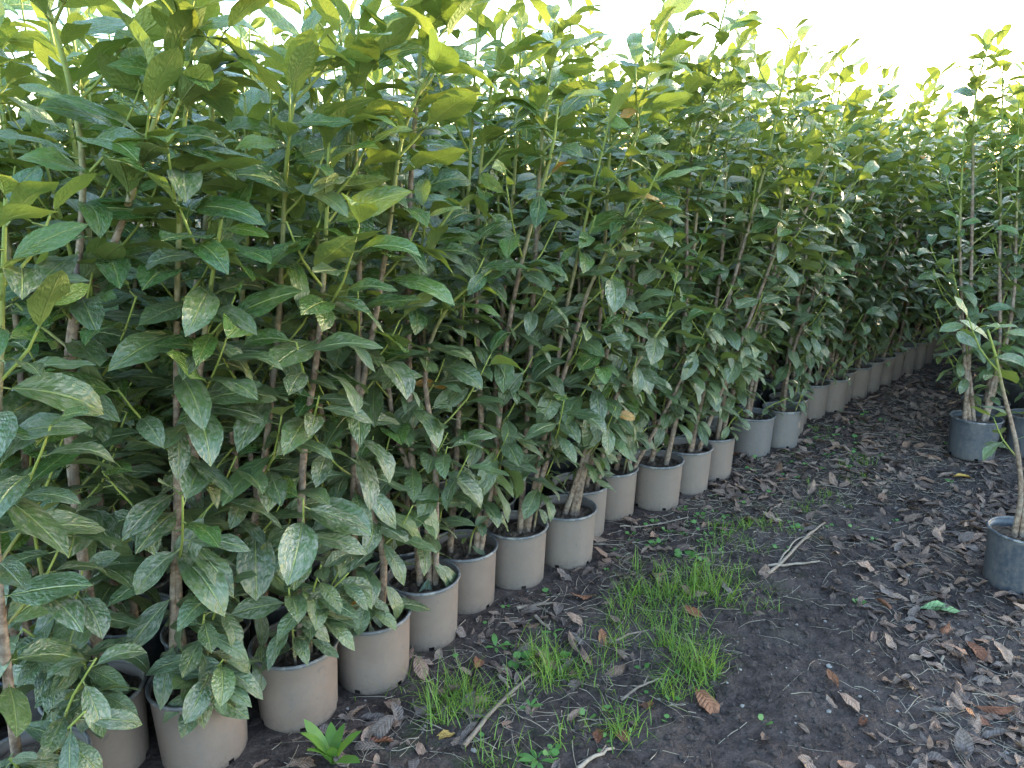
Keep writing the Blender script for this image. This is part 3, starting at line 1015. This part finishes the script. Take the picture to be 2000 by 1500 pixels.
# ------------------------------------------------------------------ litter
def dens_map(px, py, spots, base=0.0):
    d = base
    for (cx, cy, sx, sy, w) in spots:
        d += w * math.exp(-((px - cx) / sx) ** 2 - ((py - cy) / sy) ** 2)
    return d
POTS_XY = np.array([[p.x, p.y] for p in OCC])
def free(x, y, m=0.02):
    return np.min(np.hypot(POTS_XY[:, 0] - x, POTS_XY[:, 1] - y)) > POT_R * 0.9 + m
def sample(n, spots, base, r, maxd=8.0, ymin=1.55, margin=0.01):
    out = []
    tries = 0
    while len(out) < n and tries < n * 400:
        tries += 1
        y = r.uniform(ymin, maxd); x = r.uniform(-1.2, 5.4)
        if lane_off(x, y) < 0.02 or lane_off(x, y) > 2.6: continue
        px, py = to_pixel(x, y)
        if px < 380 or px > 2080 or py > 1560: continue
        if r.random() > dens_map(px, py, spots, base): continue
        if not free(x, y, margin): continue
        out.append((x, y))
    return out
LIT_SPOTS = [(1930, 1330, 190, 200, .9), (1760, 1190, 110, 70, .45), (1950, 1010, 160, 70, .9), (1650, 900, 190, 60, .8), (1760, 790, 160, 60, .8),
             (740, 1420, 160, 70, .8), (1000, 1240, 150, 90, .5), (1250, 1070, 130, 70, .6), (1450, 950, 100, 45, .9), (1900, 1480, 150, 60, .8), (1750, 1080, 120, 40, .5)]
LIT_SPECS = [(0.42, 0.45, 0.7, 0.4, 0.30, 0.5, 0.1), (0.38, 0.75, 0.2, -0.7, 0.35, 0.7, 0.1), (0.44, 0.15, 1.3, 0.2, 0.25, 0.5, 0.0), (0.36, 0.9, -0.5, 0.6, 0.30, 0.8, 0.2),
             (0.46, 0.25, -0.8, -0.3, 0.40, 0.3, 0.1), (0.30, 1.05, 0.5, 0.2, 0.2, 0.9, 0.2)]
LIT_GEO = []
for i, (w, fo, cu, tw, wa, po, cp) in enumerate(LIT_SPECS):
    V, F, U = leaf_geo(w, min(fo, 1.0), cu, tw, wa, po, 7, 50 + i, petiole=0.06, cup=cp)
    V = np.array(V)
    V[:, 1] -= 0.5
    V[:, 2] -= V[:, 2].min()
    LIT_GEO.append((V, F, np.array(U)))
LIT_KIND = [('dark brown', M_LIT_DARK), ('pale tan', M_LIT_TAN), ('dull grey', M_LIT_GREY)]
LIT_FORM = ['cupped', 'twisted', 'arched', 'folded', 'flattened', 'rolled']
LIT_MESH = [[mk_mesh('dead_leaf', g[0], g[1], m, True, g[2]) for g in LIT_GEO] for _, m in LIT_KIND]
LIT_MESH_R = [mk_mesh('russet_leaf', g[0], g[1], M_LIT_RUS, True, g[2]) for g in LIT_GEO]
r = random.Random(31)
pts = sample(3200, LIT_SPOTS, 0.05, r)
pts.sort(key=lambda q: q[1])
def lit_rot(r):
    return Matrix.Rotation(r.uniform(0, 6.28), 3, 'Z') @ Matrix.Rotation(r.gauss(0, 0.16), 3, 'X') @ Matrix.Rotation(r.gauss(0, 0.18) + (math.pi if r.random() < .3 else 0), 3, 'Y')
def lit_place(g, rot, ln, x, y):
    v = g[0] * np.array([1, 1, 0.75]) * ln @ np.array(rot).T
    lo = v[:, 2].min()
    return gz(x, y) - lo - 0.003
vs_, fs_, us_, nb = [], [], [], 0
order = list(range(len(pts)))
sizes = [r.choice((0.022, 0.03, 0.04, 0.05, 0.06, 0.07, 0.085, 0.10)) * r.uniform(0.85, 1.2) for _ in pts]
score = sorted(order, key=lambda i: -sizes[i] / pts[i][1])
big = set(score[:285])
for i, (x, y) in enumerate(pts):
    k = r.randrange(6); ln = sizes[i]; rot = lit_rot(r)
    z = lit_place(LIT_GEO[k], rot, ln, x, y)
    if i in big:
        rus = r.random() < 0.06
        kd = r.choice((0, 1, 1, 1, 2, 2))
        o = bpy.data.objects.new('fallen_leaf', LIT_MESH_R[k] if rus else LIT_MESH[kd][k])
        C.objects.link(o)
        o.rotation_mode = 'QUATERNION'
        o.rotation_quaternion = rot.to_quaternion()
        o.location = (x, y, z); o.scale = (ln, ln, ln * 0.75)
        if rus: tag(o, 'small russet dried leaf lying on the dark soil', 'fallen leaf', 'russet fallen leaves')
        else: tag(o, '%s %s dry leaf lying on the soil of the lane' % (LIT_FORM[k], LIT_KIND[kd][0]), 'fallen leaf', '%s %s fallen leaves' % (LIT_FORM[k], LIT_KIND[kd][0]))
    else:
        g = LIT_GEO[k]
        vs_.append((g[0] * np.array([1, 1, 0.75]) * ln) @ np.array(rot).T + np.array([x, y, z]))
        fs_ += [tuple(q + nb for q in f) for f in g[1]]; us_.append(g[2]); nb += len(g[0])
o = mk_obj('leaf_litter', mk_mesh('leaf_litter', np.concatenate(vs_), fs_, M_LIT, True, np.concatenate(us_)))
tag(o, 'scattered small brown leaf litter covering the lane', 'leaf litter', kind='stuff')

# leaves that stand out, each read off the photograph
def special(px, py, ln, k, mat, ang, label):
    p = on_ground(px, py)
    g = LIT_GEO[k]
    rot = Matrix.Rotation(R(ang), 3, 'Z') @ Matrix.Rotation(0.10, 3, 'X')
    o = mk_obj('fallen_leaf', mk_mesh('fallen_leaf', g[0], g[1], mat, True, g[2]))
    o.rotation_mode = 'QUATERNION'; o.rotation_quaternion = rot.to_quaternion()
    o.location = (p.x, p.y, lit_place(g, rot, ln, p.x, p.y)); o.scale = (ln, ln, ln * 0.75)
    tag(o, label, 'fallen leaf')
special(1383, 1370, 0.145, 2, M_LIT_RUS, 200, 'large russet brown leaf lying at the foot of a grass tuft')
special(1830, 1200, 0.155, 1, M_LIT_GRN, 250, 'pale green fallen leaf lying on the bare soil')
special(870, 1432, 0.075, 0, M_LIT_YEL, 110, 'small golden yellow leaf in the litter near the pots')
special(1880, 930, 0.11, 5, M_LIT_YEL, 80, 'curled ochre yellow leaf in front of the blue grey pot')
special(1905, 1408, 0.10, 4, M_LIT_RUS, 60, 'reddish brown rounded leaf lying by the pile of dry litter')
special(1625, 1333, 0.08, 3, M_LIT_RUS, 10, 'small orange brown rolled leaf on the bare soil')
special(1098, 1100, 0.13, 0, M_LIT_RUS, 105, 'reddish brown leaf leaning at the foot of a tan pot')
special(1448, 888, 0.14, 2, M_LIT_RUS, 85, 'dark red brown leaf lying before the slate grey pot')
special(1170, 1432, 0.085, 1, M_LIT_RUS, 170, 'narrow orange brown leaf among the low weeds')
special(1215, 1432, 0.09, 0, M_LIT_RUS, 30, 'flat tan russet leaf beside the low weeds')

# ------------------------------------------------------------------ sticks and straw
def stick_obj(pix, rad, label):
    pts3 = []
    for j, (px, py) in enumerate(pix):
        p = on_ground(px, py)
        p.z = gz(p.x, p.y) + rad * 0.9
        pts3.append(p)
    rr = random.Random(int(pix[0][0]))
    base = Vector((pts3[0].x, pts3[0].y, 0))
    path = [p - base + Vector((rr.gauss(0, .002), rr.gauss(0, .002), abs(rr.gauss(0, .003)))) for p in catmull(pts3, 9)]
    V, F, A = [], [], []
    tube(V, F, A, path, rad, rad * 0.55, 7, 1, 1)
    # side stub
    q = path[5]; d = (path[6] - path[5]).normalized()
    sdir = Vector((-d.y, d.x, 0.35)).normalized() * (0.5 if rr.random() < .5 else -0.5) + d
    sdir.z = abs(sdir.z)
    tube(V, F, A, [q, q + sdir.normalized() * 0.025, q + sdir.normalized() * 0.045 + Vector((0, 0, .003))], rad * 0.5, rad * 0.25, 5, 1, 1)
    o = mk_obj('dry_stick', mk_mesh('dry_stick', V, F, M_STICK))
    o.location = base
    tag(o, label, 'stick')
    return o
stick_obj([(905, 1455), (950, 1400), (1000, 1350), (1050, 1312)], 0.0085, 'thick pale broken stick lying near the tan pots')
stick_obj([(1498, 1128), (1540, 1090), (1580, 1050), (1612, 1022)], 0.0080, 'long bleached stick at the edge of the grass strip')
stick_obj([(1515, 1110), (1550, 1068), (1590, 1040)], 0.0045, 'thin pale twig alongside the long bleached stick')
stick_obj([(1200, 1252), (1240, 1235), (1290, 1226), (1370, 1258)], 0.0048, 'bent thin twig under the grass tufts')
stick_obj([(1215, 1362), (1250, 1340), (1295, 1325)], 0.0055, 'short straight twig beside the russet leaf')
stick_obj([(985, 1300), (975, 1318), (995, 1345)], 0.0075, 'short dark stub of wood beside the thick broken stick')
stick_obj([(1010, 1188), (1050, 1184), (1085, 1182)], 0.0075, 'short brown stub of wood near the tan pots')
stick_obj([(1045, 1205), (1060, 1218), (1075, 1230)], 0.0065, 'forked chip of wood near the tan pots')
stick_obj([(1500, 1112), (1560, 1105), (1600, 1100)], 0.0065, 'brown twig crossing the foot of the long bleached stick')
stick_obj([(1210, 1030), (1265, 1030), (1345, 1012)], 0.0045, 'thin curved twig in front of the tan pots')
stick_obj([(1130, 1500), (1165, 1478), (1200, 1455)], 0.0070, 'pale piece of twig among the low weeds')
stick_obj([(1840, 1285), (1843, 1300), (1846, 1316)], 0.0055, 'tiny upright pale peg of twig in the litter')

def curve_stuff(name, pts, lenf, radf, mat, r, bend, lift):
    V, F, A = [], [], []
    for (x, y) in pts:
        a = r.uniform(0, 6.28); ln = lenf(r); rd = radf(r)
        b = r.gauss(0, bend)
        P = []
        cx, cy = x, y
        for s in range(5):
            P.append(Vector((cx, cy, gz(cx, cy) + rd + abs(r.gauss(0, lift)))))
            cx += math.cos(a) * ln / 4; cy += math.sin(a) * ln / 4
            a += b / 4
        tube(V, F, A, P, rd, rd * 0.6, 3, 1, 1)
    return mk_obj(name, mk_mesh(name, V, F, mat))
STRAW_SPOTS = LIT_SPOTS + [(1300, 1150, 250, 120, .8), (1050, 1350, 250, 120, .8), (1450, 1020, 160, 70, .9), (1650, 950, 150, 40, .9), (560, 1490, 120, 30, 1.0), (1750, 860, 80, 40, 1.0)]
r = random.Random(57)
o = curve_stuff('straw', sample(2900, STRAW_SPOTS, 0.015, r), lambda r: r.uniform(0.02, 0.15), lambda r: r.uniform(0.0006, 0.0020), M_STRAW, r, 0.45, 0.0025)
tag(o, 'dry straw and thin dead stalks strewn over the lane', 'straw', kind='stuff')

# ------------------------------------------------------------------ clods and pebbles
def clump_stuff(name, pts, szf, mat, r):
    V, F = [], []
    oct_v = [(1, 0, 0), (-1, 0, 0), (0, 1, 0), (0, -1, 0), (0, 0, 1), (0, 0, -1)]
    cube = [(x, y, z) for x in (-.62, .62) for y in (-.62, .62) for z in (-.62, .62)]
    tpl = oct_v + cube
    # rhombic dodecahedron faces: each cube edge joins two octahedron apices
    fac = []
    for i in range(8):
        for j in range(i + 1, 8):
            d = [abs(cube[i][k] - cube[j][k]) > .1 for k in range(3)]
            if sum(d) == 1:
                mid = [(cube[i][k] + cube[j][k]) / 2 for k in range(3)]
                ap = [n for n, v in enumerate(oct_v) if sum(v[k] * mid[k] for k in range(3)) > .5]
                fac.append((6 + i, ap[0], 6 + j, ap[1]))
    for (x, y) in pts:
        s = szf(r); b = len(V)
        rz = Matrix.Rotation(r.uniform(0, 6.28), 3, 'Z')
        sc = Vector((r.uniform(.7, 1.3), r.uniform(.7, 1.2), r.uniform(.45, .8)))
        c = Vector((x, y, gz(x, y) + s * 0.18))
        for v in tpl:
            q = rz @ Vector((v[0] * sc.x, v[1] * sc.y, v[2] * sc.z)) * (s * r.uniform(.75, 1.2))
            V.append(c + q)
        F += [tuple(k + b for k in f) for f in fac]
    return mk_obj(name, mk_mesh(name, V, F, mat, smooth=False))
r = random.Random(77)
o = clump_stuff('soil_crumbs', sample(9000, [(1550, 1300, 350, 200, .9)], 0.35, r), lambda r: min(0.016, 0.0024 + r.expovariate(330)), M_CLOD, r)
tag(o, 'loose dark crumbs of soil on the lane', 'soil crumbs', kind='stuff')
o = clump_stuff('gravel', sample(380, [(720, 1390, 150, 50, .9), (1700, 1350, 200, 150, .5)], 0.10, r), lambda r: 0.002 + r.expovariate(600), M_PEB, r)
tag(o, 'tiny pale stones scattered on the soil', 'gravel', kind='stuff')

# ------------------------------------------------------------------ grass
GRASS = [(1290, 1165, 85, 40, 560, .10), (1380, 1150, 75, 32, 420, .095), (1215, 1190, 45, 30, 190, .09), (1330, 1250, 28, 40, 230, .11), (1365, 1310, 40, 25, 300, .105), (1310, 1350, 30, 25, 120, .08),
         (895, 1375, 45, 45, 210, .12), (870, 1390, 25, 25, 90, .12), (1060, 1305, 30, 35, 210, .10), (1085, 1285, 35, 25, 130, .10), (970, 1370, 60, 35, 90, .10), (1160, 1320, 70, 45, 150, .085),
         (1130, 1430, 120, 40, 210, .07), (1010, 1470, 80, 25, 110, .06), (1500, 1035, 85, 28, 260, .06), (1440, 1070, 60, 28, 170, .07), (1580, 985, 70, 25, 200, .05),
         (1690, 905, 25, 12, 90, .06), (1660, 925, 40, 14, 90, .05), (1620, 850, 50, 20, 80, .04), (1450, 1200, 50, 40, 110, .07), (760, 1330, 70, 30, 45, .09), (1240, 1260, 90, 60, 160, .06), (1400, 1100, 90, 30, 140, .06)]
r = random.Random(5)
V, F = [], []
for (cx, cy, sx, sy, n, ln) in GRASS:
    tufts = [(r.gauss(cx, sx * .55), r.gauss(cy, sy * .55)) for _ in range(max(3, n // 22))]
    for _ in range(int(n * 0.62)):
        t = r.choice(tufts)
        p = on_ground(t[0], t[1])
        x = p.x + r.gauss(0, .026); y = p.y + r.gauss(0, .026)
        if not free(x, y, 0.0): continue
        L = ln * r.uniform(.4, 1.65)
        a = r.uniform(0, 6.28)
        out = abs(r.gauss(0, .65)) + .1
        bend = r.uniform(.3, 1.5)
        wd = r.uniform(.0010, .0021)
        P = Vector((x, y, gz(x, y) - .002))
        side = Vector((-math.sin(a), math.cos(a), 0))
        el = math.pi / 2 - out
        b = len(V)
        for s in range(5):
            w = wd * (1 - (s / 4) ** 1.6)
            if s < 4:
                V.append(P - side * w); V.append(P + side * w)
            else: V.append(P)
            P = P + (Vector((math.cos(a), math.sin(a), 0)) * math.cos(el) + Vector((0, 0, math.sin(el)))) * L / 4
            el -= bend / 4
            g_ = gz(P.x, P.y) + 0.001
            if P.z < g_: P.z = g_
        for s in range(3):
            F.append((b + 2 * s, b + 2 * s + 1, b + 2 * s + 3, b + 2 * s + 2))
        F.append((b + 6, b + 7, b + 8))
o = mk_obj('grass', mk_mesh('grass', V, F, M_GRASS))
tag(o, 'fresh green grass tufts growing along the lane', 'grass', kind='stuff')

# ------------------------------------------------------------------ weeds
def blade(width, tipround, curl, seed, nst=6, stalk=0.2):
    V, F, U = leaf_geo(width, 0.18, curl, 0.1, 0.08, tipround, nst, seed, petiole=stalk)
    return np.array(V), F, np.array(U)
WG = [blade(0.75, 0.0, 0.3, 201, stalk=0.35), blade(0.85, 0.0, 0.5, 202, stalk=0.3), blade(0.32, 0.3, 0.7, 203, stalk=0.05), blade(0.27, 0.4, 0.9, 204, stalk=0.05)]
W_MESH = [mk_mesh('leaf', g[0], g[1], M_WEED, True, g[2]) for g in WG]
ROS_MESH = [mk_mesh('leaf', *blade(w, 0.2, c, 300 + i, 8, 0.03)[:2], M_ROSETTE, True) for i, (w, c) in enumerate(((0.28, 0.4), (0.31, 0.7), (0.26, 0.9)))]
def weed(x, y, n, ln, meshes, el, label, group, seed, name='weed_seedling', cat='weed'):
    rr = random.Random(seed)
    root = empty(name, (x, y, gz(x, y) - 0.002))
    tag(root, label, cat, group)
    a = rr.uniform(0, 6.28)
    for k in range(n):
        a += 6.283 / n if n <= 4 else 2.4
        e = R(el + rr.gauss(0, 12))
        d = Vector((math.cos(a) * math.cos(e), math.sin(a) * math.cos(e), math.sin(e)))
        o = mk_obj('leaf', rr.choice(meshes), root)
        o.rotation_mode = 'QUATERNION'
        o.rotation_quaternion = leaf_frame(d, Vector((0, 0, 1)) - d * 0.3).to_quaternion()
        s = ln * rr.uniform(.75, 1.15)
        o.scale = (s, s, s)
    return root
p = on_ground(648, 1497)
weed(p.x, p.y, 9, 0.155, ROS_MESH, 56, 'bright green broad-leaved rosette weed growing at the foot of the tan pots', None, 1, 'rosette_weed')
for i, (px, py, n, ln, lab) in enumerate([
        (1020, 1290, 7, 0.055, 'round-leaved weed clump growing beside the thick broken stick'), (1035, 1378, 7, 0.045, 'small star-shaped rosette of pointed leaves in the litter'),
        (1340, 1085, 7, 0.060, 'grey green broad-leaved weed above the main grass tuft'), (1080, 1230, 4, 0.05, 'small two-stemmed weed sprout near the tan pots'),
        (1050, 1480, 8, 0.06, 'low leafy weed clump among the grass near the broken stick'), (968, 1262, 4, 0.06, 'flat pale green weed close to the tan pots')]):
    p = on_ground(px, py)
    weed(p.x, p.y, n, ln, W_MESH[:2] if i in (0, 2) else W_MESH[2:], 22, lab, None, 40 + i, 'leafy_weed')
r = random.Random(91)
WEED_SPOTS = [(1450, 1000, 140, 60, .9), (1550, 900, 120, 45, .9), (1000, 1200, 160, 100, .5), (1150, 1350, 160, 100, .8), (1300, 1050, 150, 60, .7), (1650, 850, 100, 40, .6), (1050, 1430, 160, 70, .7)]
for i, (x, y) in enumerate(sample(150, WEED_SPOTS, 0.01, r, 7.0)):
    nlf = r.choice((2, 2, 3, 4))
    word = {2: 'two', 3: 'three', 4: 'four'}[nlf]
    weed(x, y, nlf, r.uniform(.02, .038), W_MESH[:2], 28, 'tiny weed seedling with %s round leaves sprouting through the litter' % word, '%s-leaved weed seedlings' % word, 600 + i)
